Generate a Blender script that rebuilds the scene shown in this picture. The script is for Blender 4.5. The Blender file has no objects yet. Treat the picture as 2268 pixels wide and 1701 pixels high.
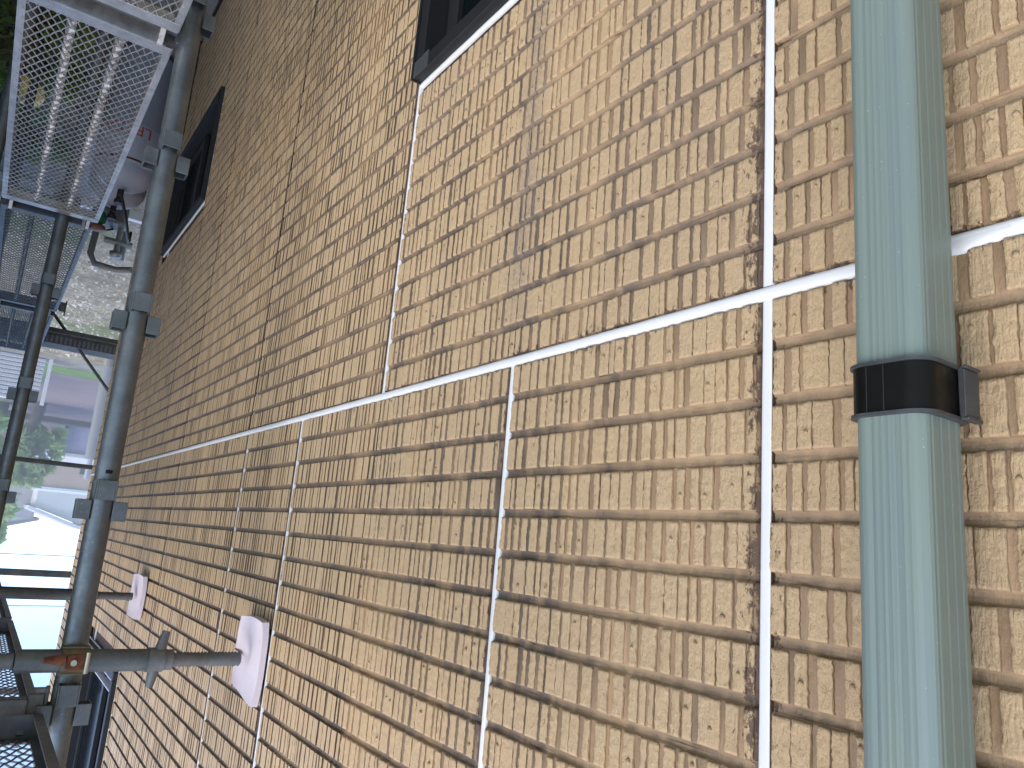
import bpy, bmesh, math, random
import numpy as np
from mathutils import Vector, Matrix
random.seed(7); rng = np.random.default_rng(11)
S = bpy.context.scene
COL = S.collection
PI = math.pi

# ---------------------------------------------------------------- camera (photo was taken upside-down)
cam = bpy.data.cameras.new("camera"); camo = bpy.data.objects.new("camera", cam); COL.objects.link(camo)
R = np.array([[0.57463971, -0.08089415, 0.81439876], [-0.13043864, 0.97332994, 0.18871827], [-0.8079449, -0.21467408, 0.54876232]])
def cv(r): return Vector((r[0], -r[2], r[1]))
rx, ry, rz = cv(R[0]), -cv(R[1]), -cv(R[2])
M = Matrix(((rx.x, ry.x, rz.x, 0.463133), (rx.y, ry.y, rz.y, 0.620878), (rx.z, ry.z, rz.z, 0.278596), (0, 0, 0, 1)))
camo.matrix_world = M
cam.sensor_width = 36; cam.lens = 26.495; cam.clip_start = 0.02; cam.clip_end = 600
S.camera = camo

# ---------------------------------------------------------------- world and sun
W = bpy.data.worlds.new("World"); S.world = W; W.use_nodes = True
nt = W.node_tree; bg = nt.nodes['Background']
sky = nt.nodes.new('ShaderNodeTexSky'); sky.sky_type = 'NISHITA'; sky.sun_disc = False
SUN_EL, SUN_AZ = 50.0, 16.0     # azimuth measured from +Y towards +X
sky.sun_elevation = math.radians(SUN_EL); sky.sun_rotation = math.radians(SUN_AZ)
sky.air_density = .55; sky.dust_density = .25; sky.ozone_density = 1.0
nt.links.new(sky.outputs[0], bg.inputs[0]); bg.inputs[1].default_value = 0.15
sl = bpy.data.lights.new("sun", 'SUN'); sl.energy = 1.15; sl.angle = math.radians(60); sl.color = (1, 0.90, 0.78)
so = bpy.data.objects.new("sun", sl); COL.objects.link(so)
e, a = math.radians(SUN_EL), math.radians(SUN_AZ)
sd = Vector((math.cos(e) * math.sin(a), math.cos(e) * math.cos(a), math.sin(e)))
so.rotation_euler = sd.to_track_quat('Z', 'Y').to_euler()
S.view_settings.view_transform = 'Standard'; S.view_settings.look = 'None'
S.view_settings.exposure = 1.68; S.view_settings.gamma = 1

# ---------------------------------------------------------------- materials
class NB:
    def __init__(s, name):
        s.m = bpy.data.materials.new(name); s.m.use_nodes = True
        s.t = s.m.node_tree; s.b = s.t.nodes['Principled BSDF']
    def n(s, ty, **kw):
        o = s.t.nodes.new(ty)
        for k, v in kw.items():
            if k.startswith('i_'):
                key = k[2:]; key = int(key) if key.isdigit() else key
                if hasattr(v, 'is_output') or isinstance(v, bpy.types.NodeSocket): s.t.links.new(v, o.inputs[key])
                else: o.inputs[key].default_value = v
            else: setattr(o, k, v)
        return o
    def l(s, a, b): s.t.links.new(a, b)
    def math(s, op, a, b=None, c=None, clamp=False):
        o = s.t.nodes.new('ShaderNodeMath'); o.operation = op; o.use_clamp = clamp
        for i, v in enumerate((a, b, c)):
            if v is None: continue
            if isinstance(v, bpy.types.NodeSocket): s.l(v, o.inputs[i])
            else: o.inputs[i].default_value = v
        return o.outputs[0]
    def coord(s, scale=(1, 1, 1)):
        g = s.n('ShaderNodeNewGeometry'); mp = s.n('ShaderNodeMapping')
        s.l(g.outputs['Position'], mp.inputs[0]); mp.inputs['Scale'].default_value = scale
        return mp.outputs[0]
    def ocoord(s, scale=(1, 1, 1)):
        g = s.n('ShaderNodeTexCoord'); mp = s.n('ShaderNodeMapping')
        s.l(g.outputs['Object'], mp.inputs[0]); mp.inputs['Scale'].default_value = scale
        return mp.outputs[0]
    def noise(s, vec, scale, detail=4, rough=.6):
        o = s.n('ShaderNodeTexNoise'); o.inputs['Scale'].default_value = scale; o.inputs['Detail'].default_value = detail
        o.inputs['Roughness'].default_value = rough; s.l(vec, o.inputs['Vector']); return o.outputs[0]
    def ramp(s, f, pts):
        r = s.n('ShaderNodeValToRGB'); s.l(f, r.inputs[0]); cr = r.color_ramp
        while len(cr.elements) < len(pts): cr.elements.new(.5)
        for el, (p, c) in zip(cr.elements, pts):
            el.position = p; el.color = (c, c, c, 1) if isinstance(c, (int, float)) else (*c, 1)
        return r.outputs[0]
    def mix(s, f, a, b, mode='MIX'):
        o = s.n('ShaderNodeMix'); o.data_type = 'RGBA'; o.blend_type = mode
        for i, v in ((0, f), (6, a), (7, b)):
            if isinstance(v, bpy.types.NodeSocket): s.l(v, o.inputs[i])
            else: o.inputs[i].default_value = v if i == 0 else (*v, 1)
        return o.outputs[2]
    def bump(s, h, dist, strength=1.0, normal=None):
        o = s.n('ShaderNodeBump'); s.l(h, o.inputs['Height']); o.inputs['Distance'].default_value = dist
        o.inputs['Strength'].default_value = strength
        if normal is not None: s.l(normal, o.inputs['Normal'])
        return o.outputs[0]
    def fin(s, col=None, rough=None, nrm=None, metal=None, spec=None):
        for k, v in (('Base Color', col), ('Roughness', rough), ('Normal', nrm), ('Metallic', metal), ('Specular IOR Level', spec)):
            if v is None: continue
            if isinstance(v, bpy.types.NodeSocket): s.l(v, s.b.inputs[k])
            else: s.b.inputs[k].default_value = (*v, 1) if k == 'Base Color' else v
        return s.m

def simple(name, c, rough=.6, metal=0, var=.15, scale=30, bump=0, spec=.5):
    k = NB(name); v = k.ocoord(); f = k.noise(v, scale, 5)
    r = k.ramp(f, [(.3, tuple(x * (1 - var) for x in c)), (.7, tuple(min(1, x * (1 + var)) for x in c))])
    n = k.bump(f, bump) if bump else None
    return k.fin(r, rough, n, metal, spec)

def siding_mat():
    k = NB('siding_paint'); P = k.coord()
    at = k.n('ShaderNodeAttribute'); at.attribute_name = 'lvl'; lv = at.outputs['Fac']
    sep = k.n('ShaderNodeSeparateXYZ'); k.l(P, sep.inputs[0]); X, Z = sep.outputs[0], sep.outputs[2]
    rib = (.572, .396, .213); gap = (.330, .212, .112); gro = (.395, .264, .142)
    big = k.noise(k.coord((1, 1, 1)), 2.3, 3)
    fine = k.noise(P, 220, 4, .65)
    ribc = k.mix(k.ramp(fine, [(.35, 0.0), (.7, 1.0)]), rib, (.620, .438, .240))
    gapn = k.noise(k.coord((60, 1, 9)), 1.0, 3)
    gapc = k.mix(k.ramp(gapn, [(.35, 0.), (.65, 1.)]), gap, (.42, .268, .142))
    f1 = k.math('MULTIPLY', lv, 1.0, clamp=True)
    c = k.mix(f1, ribc, gapc)
    f2 = k.math('SUBTRACT', lv, 1.0, clamp=True)
    c = k.mix(f2, c, gro)
    # rain grime, collected in the gaps and grooves
    g1 = k.noise(k.coord((5.5, 1, 1.5)), 1.0, 4, .55)
    g2 = k.noise(k.coord((38, 10, 9)), 1.0, 4, .6)
    gm = k.math('MULTIPLY', k.ramp(g1, [(.38, 0.), (.55, 1.)]), k.ramp(g2, [(.30, .15), (.52, 1.)]))
    # less grime on the nearest panel
    near = k.math('SUBTRACT', 1.0, k.math('MULTIPLY', k.math('ADD', X, .25), 2.2, clamp=True))
    gm = k.math('MULTIPLY', gm, k.math('MULTIPLY_ADD', near, .75, .25))
    ga = k.math('MULTIPLY_ADD', f1, .90, .06)
    c = k.mix(k.math('MULTIPLY', gm, ga), c, (.120, .090, .066))
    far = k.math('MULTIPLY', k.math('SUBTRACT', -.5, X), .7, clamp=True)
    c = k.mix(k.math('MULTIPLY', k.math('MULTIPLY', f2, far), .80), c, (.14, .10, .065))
    # old grey stain under the first upper seam
    dx = k.math('ABSOLUTE', k.math('ADD', X, .457))
    wob = k.noise(k.coord((30, 1, 16)), 1.0, 3)
    sm = k.math('SUBTRACT', 1.0, k.math('DIVIDE', dx, k.math('MULTIPLY_ADD', wob, .09, .0005)), clamp=True)
    zt = k.math('MULTIPLY', k.math('MULTIPLY', k.math('SUBTRACT', -.02, Z), 8., clamp=True), k.math('MULTIPLY', k.math('ADD', Z, .80), 5., clamp=True))
    sp = k.ramp(k.noise(P, 120, 4), [(.38, .25), (.56, 1.)])
    c = k.mix(k.math('MULTIPLY', k.math('MULTIPLY', sm, zt), k.math('MULTIPLY', sp, .55)), c, (.21, .17, .145))
    # second blotch, slanted streak
    ch = None
    def near_line(coord, off, wdt, lo=None, hi=None):
        d = k.math('ABSOLUTE', k.math('SUBTRACT', coord, off))
        m = k.math('SUBTRACT', 1.0, k.math('DIVIDE', d, wdt), clamp=True)
        if lo is not None: m = k.math('MULTIPLY', m, k.math('GREATER_THAN', Z, lo))
        if hi is not None: m = k.math('MULTIPLY', m, k.math('LESS_THAN', Z, hi))
        return m
    m = near_line(X, -.006, .038)
    m = k.math('MAXIMUM', m, near_line(X, -.458, .022, lo=0.))
    m = k.math('MAXIMUM', m, near_line(X, -.912, .024, hi=0.))
    m = k.math('MAXIMUM', m, near_line(X, -1.367, .02, lo=0.))
    m = k.math('MAXIMUM', m, near_line(Z, -.002, .026))
    cn = k.noise(k.coord((1, 1, .55)), 130, 5, .7)
    patch = k.noise(k.coord((9, 1, 9)), 1.0, 3)
    th = k.math('ADD', k.math('MULTIPLY', m, .33), k.math('MULTIPLY', k.math('SUBTRACT', patch, .5), .55))
    chip = k.math('MULTIPLY', k.math('SUBTRACT', k.math('ADD', cn, th), .742), 14., clamp=True)
    chip = k.math('MULTIPLY', chip, k.math('GREATER_THAN', m, .02))
    c = k.mix(k.math('MULTIPLY', chip, .9), c, (.085, .048, .033))
    # bare edge of the board, dark primer (lvl 3)
    f3 = k.math('SUBTRACT', lv, 2.0, clamp=True)
    c = k.mix(f3, c, (.06, .03, .022))
    c = k.mix(k.ramp(big, [(.35, .0), (.7, .16)]), c, (.33, .25, .19))
    slit = k.ramp(k.noise(k.coord((380, 380, 75)), 1.0, 4, .7), [(.62, 0.), (.70, 1.)])
    dots = k.ramp(k.noise(P, 210, 3, .6), [(.64, 0.), (.72, 1.)])
    inv = k.math('SUBTRACT', 1.0, f1)
    c = k.mix(k.math('MULTIPLY', k.math('MAXIMUM', slit, dots), k.math('MULTIPLY', inv, .55)), c, (.20, .135, .075))
    # bumps: torn-plaster streaks on the ribs, pits, orange peel paint
    st = k.noise(k.coord((420, 420, 55)), 1.0, 5, .7)
    st2 = k.noise(k.coord((210, 210, 150)), 1.0, 4, .6)
    vo = k.n('ShaderNodeTexVoronoi'); k.l(P, vo.inputs['Vector']); vo.inputs['Scale'].default_value = 130
    pit = k.ramp(vo.outputs['Distance'], [(.0, 0.), (.16, 1.)])
    h = k.math('ADD', k.math('MULTIPLY', st, .9), k.math('ADD', k.math('MULTIPLY', st2, .9), k.math('MULTIPLY', pit, .22)))
    hm = k.math('MULTIPLY', h, k.math('SUBTRACT', 1.0, k.math('MULTIPLY', f1, .62)))
    hm = k.math('SUBTRACT', hm, k.math('MULTIPLY', chip, .35))
    hm = k.math("MULTIPLY", hm, k.math("MULTIPLY_ADD", X, .25, .80, clamp=True))
    nr = k.bump(hm, .0046, .85)
    return k.fin(c, .52, nr, 0, .45)

def galv_mat(name='galvanised_steel', c=(.165, .188, .196), rough=.42, metal=.75, dirt=.5):
    k = NB(name); v = k.ocoord()
    f = k.noise(v, 14, 5); f2 = k.noise(v, 90, 5, .7); f3 = k.noise(v, 5, 4)
    vo = k.n('ShaderNodeTexVoronoi'); k.l(v, vo.inputs['Vector']); vo.inputs['Scale'].default_value = 55
    r = k.ramp(f, [(.3, tuple(x * .72 for x in c)), (.72, tuple(x * 1.25 for x in c))])
    bw = k.n('ShaderNodeRGBToBW'); k.l(vo.outputs['Color'], bw.inputs[0]); r = k.mix(k.math('MULTIPLY', bw.outputs[0], .30), r, tuple(x * .55 for x in c))
    r = k.mix(k.math('MULTIPLY', k.ramp(f3, [(.5, 0.), (.7, 1.)]), dirt), r, (.17, .15, .13))
    sp = k.ramp(k.noise(v, 210, 3, .6), [(.68, 0.), (.72, 1.)]); r = k.mix(k.math('MULTIPLY', sp, .45), r, (.62, .62, .58))
    ds = k.ramp(k.noise(k.ocoord((1, 1, .25)), 60, 5, .8), [(.66, 0.), (.70, 1.)]); r = k.mix(k.math('MULTIPLY', ds, .7), r, (.05, .04, .035))
    ro = k.ramp(f2, [(.3, rough - .1), (.7, rough + .2)])
    return k.fin(r, ro, k.bump(f2, .0004), metal)

MAT = {}
MAT['siding'] = siding_mat()
MAT['galv'] = galv_mat()
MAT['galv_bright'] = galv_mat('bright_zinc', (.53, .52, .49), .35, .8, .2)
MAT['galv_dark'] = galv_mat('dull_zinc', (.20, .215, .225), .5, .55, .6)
MAT['black_steel'] = galv_mat('grimy_steel', (.10, .105, .105), .6, .4, .5)
MAT['rust'] = simple('rusty_steel', (.16, .055, .025), .75, .2, .6, 60, .001)
MAT['brass'] = simple('yellow_chromate', (.17, .145, .09), .45, .6, .25, 40)
def sealant_mat():
    k = NB('white_sealant'); v = k.coord(); f = k.noise(v, 60, 3); f2 = k.noise(k.coord((1, 1, 1)), 12, 3)
    return k.fin(k.ramp(f2, [(.3, (.72, .71, .68)), (.7, (.78, .77, .735))]), .38, k.bump(f, .0003), 0, .5)
MAT['seal'] = sealant_mat()
def pipe_mat():
    k = NB('faded_green_pipe'); P = k.ocoord((170, 170, 1.3)); f = k.noise(P, 1, 5, .7)
    c = k.ramp(f, [(.3, (.170, .212, .176)), (.5, (.180, .224, .187)), (.7, (.193, .238, .200))])
    b = k.noise(k.ocoord((45, 45, 5)), 1, 3)
    c = k.mix(k.ramp(b, [(.45, 0.), (.62, .5)]), c, (.160, .205, .198))
    sep = k.n('ShaderNodeSeparateXYZ'); k.l(k.ocoord(), sep.inputs[0])
    # darker, yellower tint on the side face
    yel = k.math('MULTIPLY', k.math('MULTIPLY', k.math('SUBTRACT', sep.outputs[0], .0262), 900., clamp=True), .28)
    c = k.mix(yel, c, (.15, .17, .115))
    dash = k.ramp(k.noise(k.ocoord((260, 260, 34)), 1, 3, .8), [(.70, 0.), (.74, 1.)])
    c = k.mix(k.math('MULTIPLY', dash, .35), c, (.27, .33, .31))
    scr = k.ramp(k.noise(k.ocoord((300, 300, 22)), 1, 5, .8), [(.725, 0.), (.735, 1.)])
    m = k.noise(k.ocoord((14, 14, 7)), 1, 2)
    c = k.mix(k.math('MULTIPLY', scr, k.ramp(m, [(.58, 0.), (.62, .7)])), c, (.04, .06, .06))
    spk = k.ramp(k.noise(k.ocoord(), 330, 2), [(.745, 0.), (.765, 1.)])
    c = k.mix(k.math('MULTIPLY', spk, .6), c, (.55, .6, .6))
    return k.fin(c, .42, k.bump(f, .0006), 0, .5)
MAT['pipe'] = pipe_mat()
def strap_mat():
    k = NB('black_strap'); f = k.noise(k.ocoord(), 70, 5, .7)
    d = k.ramp(k.noise(k.ocoord((40, 40, 60)), 1, 4), [(.60, 0.), (.8, .5)])
    c = k.mix(d, (.005, .005, .004), (.05, .045, .035))
    return k.fin(c, k.ramp(f, [(.3, .3), (.7, .5)]), None, 0, .2)
MAT['strap'] = strap_mat()
MAT['strap_edge'] = simple('grey_strap_edge', (.055, .058, .058), .5, .2, .2, 90)
MAT['frame'] = simple('dark_window_frame', (.013, .0135, .0135), .48, 0, .15, 20)
MAT['frame_pale'] = simple('pale_window_rail', (.55, .56, .62), .4, .3, .08, 20)
def glass_mat():
    k = NB('dark_window_glass'); return k.fin((.004, .006, .007), .12, None, 0, .04)
MAT['glass'] = glass_mat()
def foam_mat():
    k = NB('pink_foam'); f = k.noise(k.ocoord(), 400, 4, .7)
    k.b.inputs['Subsurface Weight'].default_value = .25
    k.b.inputs['Subsurface Radius'].default_value = (.02, .012, .012)
    return k.fin(k.ramp(f, [(.3, (.68, .60, .64)), (.7, (.76, .68, .72))]), .75, k.bump(f, .0005))
MAT['foam'] = foam_mat()

# ---------------------------------------------------------------- mesh helpers
def tag(o, label=None, cat=None, group=None, kind=None):
    if label: o['label'] = label
    if cat: o['category'] = cat
    if group: o['group'] = group
    if kind: o['kind'] = kind
    return o
def empty(name, loc=(0, 0, 0), rotz=0):
    o = bpy.data.objects.new(name, None); COL.objects.link(o); o.location = loc; o.rotation_euler = (0, 0, rotz); return o
class MB:
    def __init__(s): s.v = []; s.f = []; s.sm = []
    def add(s, vs, fs, smooth=False):
        b = len(s.v); s.v += [tuple(v) for v in vs]; s.f += [tuple(i + b for i in f) for f in fs]; s.sm += [smooth] * len(fs)
    def box(s, x0, x1, y0, y1, z0, z1, rot=None, piv=None):
        vs = [Vector((x, y, z)) for x in (x0, x1) for y in (y0, y1) for z in (z0, z1)]
        if rot is not None:
            c = Vector(piv) if piv else Vector(((x0 + x1) / 2, (y0 + y1) / 2, (z0 + z1) / 2))
            vs = [c + rot @ (v - c) for v in vs]
        s.add(vs, [(0, 1, 3, 2), (4, 6, 7, 5), (0, 4, 5, 1), (2, 3, 7, 6), (0, 2, 6, 4), (1, 5, 7, 3)])
    def bar(s, a, b, w, h, up=(0, 0, 1)):
        a, b = Vector(a), Vector(b); d = (b - a).normalized(); u = Vector(up)
        sd_ = d.cross(u).normalized(); u = sd_.cross(d).normalized()
        vs = [p + sd_ * (i * w / 2) + u * (j * h / 2) for p in (a, b) for i in (-1, 1) for j in (-1, 1)]
        s.add(vs, [(0, 1, 3, 2), (4, 6, 7, 5), (0, 4, 5, 1), (2, 3, 7, 6), (0, 2, 6, 4), (1, 5, 7, 3)])
    def tube(s, pts, r, n=16, cap=True, rs=None):
        pts = [Vector(p) for p in pts]; rings = []
        prev = None
        for i, p in enumerate(pts):
            d = (pts[min(i + 1, len(pts) - 1)] - pts[max(i - 1, 0)]).normalized()
            if prev is None:
                u = Vector((0, 0, 1)) if abs(d.z) < .9 else Vector((1, 0, 0))
                u = (u - d * u.dot(d)).normalized()
            else: u = (prev - d * prev.dot(d)).normalized()
            prev = u; w = d.cross(u); rr = rs[i] if rs else r
            rings.append([p + (u * math.cos(2 * PI * k / n) + w * math.sin(2 * PI * k / n)) * rr for k in range(n)])
        vs = [v for r_ in rings for v in r_]; fs = []
        for i in range(len(rings) - 1):
            for k in range(n):
                fs.append((i * n + k, i * n + (k + 1) % n, (i + 1) * n + (k + 1) % n, (i + 1) * n + k))
        s.add(vs, fs, True)
        if cap:
            s.add(rings[0], [tuple(range(n - 1, -1, -1))]); s.add(rings[-1], [tuple(range(n))])
    def lathe(s, prof, c=(0, 0, 0), n=24, smooth=True):
        c = Vector(c); vs = []
        for r, z in prof:
            for k in range(n): vs.append(c + Vector((r * math.cos(2 * PI * k / n), r * math.sin(2 * PI * k / n), z)))
        fs = []
        for i in range(len(prof) - 1):
            for k in range(n): fs.append((i * n + k, i * n + (k + 1) % n, (i + 1) * n + (k + 1) % n, (i + 1) * n + k))
        s.add(vs, fs, smooth)
    def build(s, name, mat, parent=None, bevel=0, **kw):
        me = bpy.data.meshes.new(name); me.from_pydata(s.v, [], s.f); me.update()
        me.polygons.foreach_set('use_smooth', s.sm)
        me.materials.append(MAT[mat] if isinstance(mat, str) else mat)
        o = bpy.data.objects.new(name, me); COL.objects.link(o)
        if parent: o.parent = parent
        if bevel:
            b = o.modifiers.new('bevel', 'BEVEL'); b.width = bevel; b.segments = 2; b.limit_method = 'ANGLE'; b.angle_limit = math.radians(40)
        if kw: tag(o, **kw)
        return o

def np_mesh(name, V, F, smooth, mat, parent, lvl):
    me = bpy.data.meshes.new(name)
    me.vertices.add(len(V)); me.vertices.foreach_set('co', V.astype(np.float32).ravel())
    nf = len(F); me.loops.add(nf * 4); me.loops.foreach_set('vertex_index', F.astype(np.int32).ravel())
    me.polygons.add(nf); me.polygons.foreach_set('loop_start', np.arange(nf, dtype=np.int32) * 4)
    me.polygons.foreach_set('loop_total', np.full(nf, 4, dtype=np.int32))
    me.polygons.foreach_set('use_smooth', smooth.astype(bool))
    a = me.attributes.new('lvl', 'FLOAT', 'POINT'); a.data.foreach_set('value', lvl.astype(np.float32))
    me.update(calc_edges=True); me.validate()
    me.materials.append(MAT[mat]); o = bpy.data.objects.new(name, me); COL.objects.link(o); o.parent = parent
    return o

# ---------------------------------------------------------------- the house and its siding
PIT = 0.0568424; GD = .0031
GROUND = -2.85
house = empty('house', (0, 0, 0))
tag(house, 'house clad in beige ribbed tile-pattern siding with fresh white sealant joints and dark windows', 'house')
OPEN = [(-.905, -.10, -1.80, -.706), (-4.22, -3.215, -1.862, -1.250), (-4.22, -3.215, .915, 2.05), (-4.47, -4.33, -2.9, 2.80)]   # three windows and a dark slot between two house corners
CORNER = -5.63

class Acc:
    def __init__(s): s.V = []; s.F = []; s.S = []; s.L = []; s.n = 0
    def grid(s, A, smooth, lv):     # A: (r,c,3) array
        r, c = A.shape[:2]; idx = np.arange(r * c).reshape(r, c) + s.n
        f = np.stack([idx[:-1, :-1], idx[1:, :-1], idx[1:, 1:], idx[:-1, 1:]], -1).reshape(-1, 4)
        s.V.append(A.reshape(-1, 3)); s.F.append(f); s.S.append(np.full(len(f), smooth)); s.n += r * c
        s.L.append(np.broadcast_to(np.asarray(lv, float), (r, c)).reshape(-1))
    def get(s): return np.concatenate(s.V), np.concatenate(s.F), np.concatenate(s.S), np.concatenate(s.L)

def wob(n, amp, k=3):
    x = rng.normal(0, 1, n + k); kern = np.ones(k) / k
    return np.convolve(x, kern, 'valid')[:n] * amp

def row_ribs(acc, xa, xb, z0, z1, lod):
    GD = .0031 if lod == 0 else (.0019 if xa > -1.8 else .0014)
    x = xa + rng.uniform(0, .003)
    while x < xb - .004:
        w = float(rng.choice([.0078, .0102, .0128, .0160, .0195, .0245], p=[.10, .2, .26, .22, .15, .07])) * rng.uniform(.9, 1.12)
        if x + w > xb - .001: w = xb - .001 - x
        if w < .003: break
        g = float(rng.choice([.0018, .0042, .0062, .0082, .0105], p=[.12, .18, .28, .28, .14])) * rng.uniform(.85, 1.15)
        top = rng.uniform(-.0009, .0006); tilt = rng.uniform(-.0007, .0007)
        if lod == 0:
            nz = 15; zz = np.linspace(z0, z1, nz)
            nx = max(3, min(8, int(w / .0028)))
            L = x + wob(nz, .00036, 1) + wob(nz, .0003, 3); Rr = x + w + wob(nz, .00036, 1) + wob(nz, .0003, 3)
            t = np.concatenate([[0, .045], np.linspace(.045, .955, nx)[1:-1], [.955, 1]]); nx = len(t)
            XX = L[:, None] + (Rr - L)[:, None] * t[None, :]
            N = rng.normal(0, 1, (nz, nx)); N = (N + np.roll(N, 1, 0)) * .5
            YY = top + tilt * (t[None, :] - .5) * 2 + N * .00048
            if rng.random() < .3:        # split groove inside the rib
                j = rng.integers(0, nx); YY[:, j] -= .0012 * (rng.random(nz) < .75)
            YY[:, 0] = YY[:, 1] - .0002; YY[:, -1] = YY[:, -2] - .0002
            if rng.random() < .22 and w > .010:    # pebble knob
                kz = rng.uniform(.15, .85) * (z1 - z0) + z0; kx = x + w * rng.uniform(.35, .65); kr = rng.uniform(.0026, .0042)
                kn = 8; rr = np.array([1., .9, .6, .05]) * kr; hh = np.array([-.001, .0012, .0021, .0025]) * (1 if rng.random() < .8 else -.2)
                an = np.linspace(0, 2 * PI, kn + 1)
                A = np.stack([kx + rr[:, None] * np.cos(an) * .85, top + .0002 + np.repeat(hh[:, None], kn + 1, 1), kz + rr[:, None] * np.sin(an)], -1)
                acc.grid(A[:, ::-1], True, .45)
            X2 = np.concatenate([L[:, None] - .0005, XX, Rr[:, None] + .0005], 1)
            Y2 = np.concatenate([np.full((nz, 1), -GD), YY, np.full((nz, 1), -GD)], 1)
            Z2 = np.repeat(zz[:, None], nx + 2, 1)
            Z2[0] += rng.uniform(0, .0008) + wob(nx + 2, .0005, 2); Z2[-1] -= rng.uniform(0, .0008)
            cap0 = np.stack([X2[0], np.full(nx + 2, -(GD+.0005)), Z2[0] - .0009], -1); cap1 = np.stack([X2[-1], np.full(nx + 2, -(GD+.0005)), Z2[-1] + .0009], -1)
            A = np.concatenate([cap0[None], np.stack([X2, Y2, Z2], -1), cap1[None]], 0)
            lv = np.zeros(A.shape[:2]); lv[:, 0] = .9; lv[:, -1] = .9; lv[0] = .6; lv[-1] = .6
            acc.grid(A, True, lv)
        else:
            nz = 5 if lod == 1 else 2
            zz = np.linspace(z0, z1, nz)
            am = .0005 if lod == 1 else .0
            L = x + wob(nz, am, 1); Rr = x + w + wob(nz, am, 1)
            X2 = np.stack([L - .0005, L, Rr, Rr + .0005], 1); Y2 = np.array([-GD, top + tilt, top - tilt, -GD])[None, :].repeat(nz, 0)
            Z2 = zz[:, None].repeat(4, 1)
            cap0 = np.stack([X2[0], np.full(4, -(GD+.0005)), Z2[0] - .0008], -1); cap1 = np.stack([X2[-1], np.full(4, -(GD+.0005)), Z2[-1] + .0008], -1)
            A = np.concatenate([cap0[None], np.stack([X2, Y2, Z2], -1), cap1[None]], 0)
            lv = np.zeros(A.shape[:2]); lv[:, 0] = 1; lv[:, -1] = 1; lv[0] = 2; lv[-1] = 2
            acc.grid(A, False, lv)
        x += w + g

def panel(n, upper, clip=None):
    """vertical board number n (0 = left of the near sealed joint), 455 mm wide, rows of ribbed tiles"""
    xr, xl = -n * .455, -(n + 1) * .455
    sealR = (n, upper) in SEALED; sealL = (n + 1, upper) in SEALED
    xr -= (.0059 if n == 0 else .0052) if sealR else .0004
    xl += (.0059 if n == -1 else .0052) if sealL else .0004
    if xl < CORNER: xl = CORNER
    if clip: xl, xr = max(xl, clip[0]), min(xr, clip[1])
    # the far-side edge of each sealed board shows a bare primed strip
    bare = (.0045 if n < 4 else .0012) if sealR else 0
    ks = range(0, 48) if upper else range(-50, 0)
    acc = Acc()
    zA, zB = (0.0065, 48 * PIT) if upper else (-50 * PIT, -.0075)
    def spans(z0, z1):
        out = [(xl, xr)]
        for (a, b, c, d) in OPEN:
            if z1 > c - .009 and z0 < d + .009:
                new = []
                for (p, q) in out:
                    if b < p or a > q: new.append((p, q)); continue
                    if a - .010 > p: new.append((p, a - .010))
                    if b + .010 < q: new.append((b + .010, q))
                out = new
        return out
    for k in ks:
        z0, z1 = k * PIT, (k + 1) * PIT
        if z0 < GROUND + .12: continue
        zc = (z0 + z1) / 2
        xm = (xl + xr) / 2
        if xm > -.95 and -1.15 < zc < 1.15: lod = 0
        elif xm > -2.4: lod = 1
        else: lod = 2
        sa, sb = z0 + .0054, z1 - .0054
        if k == 0: sa = .0078
        if k == -1: sb = -.0100
        sp_ = spans(z0, z1)
        if not sp_ or max(q - p for p, q in sp_) < .006:
            if acc.n: V, F, Sm, L = acc.get(); np_mesh('siding_panel', V, F, Sm, 'siding', house, L)
            acc = Acc(); continue
        for (p, q) in sp_:
            if q - p < .006: continue
            # backing strip behind the groove (floor of the horizontal groove)
            nn = 40 if lod == 0 else (12 if lod == 1 else 2)
            xs = np.linspace(p, q, nn); gz = -.0058
            j = lambda am: wob(nn, am, 2) if lod < 2 else np.zeros(nn)
            lo = z0 if k else zA; hi = z1 if k != -1 else zB
            prof = [(lo, gz, 2.), (sa - .0022, gz, 2.), (sa - .0017, gz + .0003, 2.), (sa - .0001, -GD - .0004, 2.0), (sa + .0003, -GD, 1.2), (sa + .002, -GD+.0004, 1.), (sb - .002, -GD+.0004, 1.), (sb - .0003, -GD, 1.2), (sb + .0001, -GD - .0004, 2.0), (sb + .0017, gz + .0003, 2.), (sb + .0022, gz, 2.), (hi, gz, 2.)]
            A = np.zeros((len(prof), nn, 3)); lv = np.zeros((len(prof), nn))
            for i, (zz, yy, l_) in enumerate(prof):
                A[i, :, 0] = xs; A[i, :, 1] = yy + (j(.0004) if lod == 0 else 0); A[i, :, 2] = zz + (j(.0005) if i not in (0, len(prof) - 1) else 0)
                lv[i] = l_
            if lod == 0: A[1:-1, 0, 2] = [a_[0] for a_ in prof[1:-1]]
            if bare and abs(q - xr) < 1e-6: lv[:, -1] = 3.0
            acc.grid(A, lod == 0, lv)
            qq = q - bare if abs(q - xr) < 1e-6 else q - .0002
            row_ribs(acc, p + .0004, qq, sa + .0006, sb - .0006, lod)
    if not acc.n: return
    V, F, Sm, L = acc.get()
    o = np_mesh('siding_panel', V, F, Sm, 'siding', house, L)
    return o
SEALED = {(0, True), (0, False), (1, True), (2, False), (3, True), (4, True), (4, False), (6, True), (6, False), (7, True), (7, False), (9, True), (9, False), (11, True), (11, False)}
for n in range(-3, 13):
    for up in (True, False):
        if n == 9: panel(n, up, (-4.32, 0)); panel(n, up, (-9, -4.48))
        else: panel(n, up)

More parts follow.
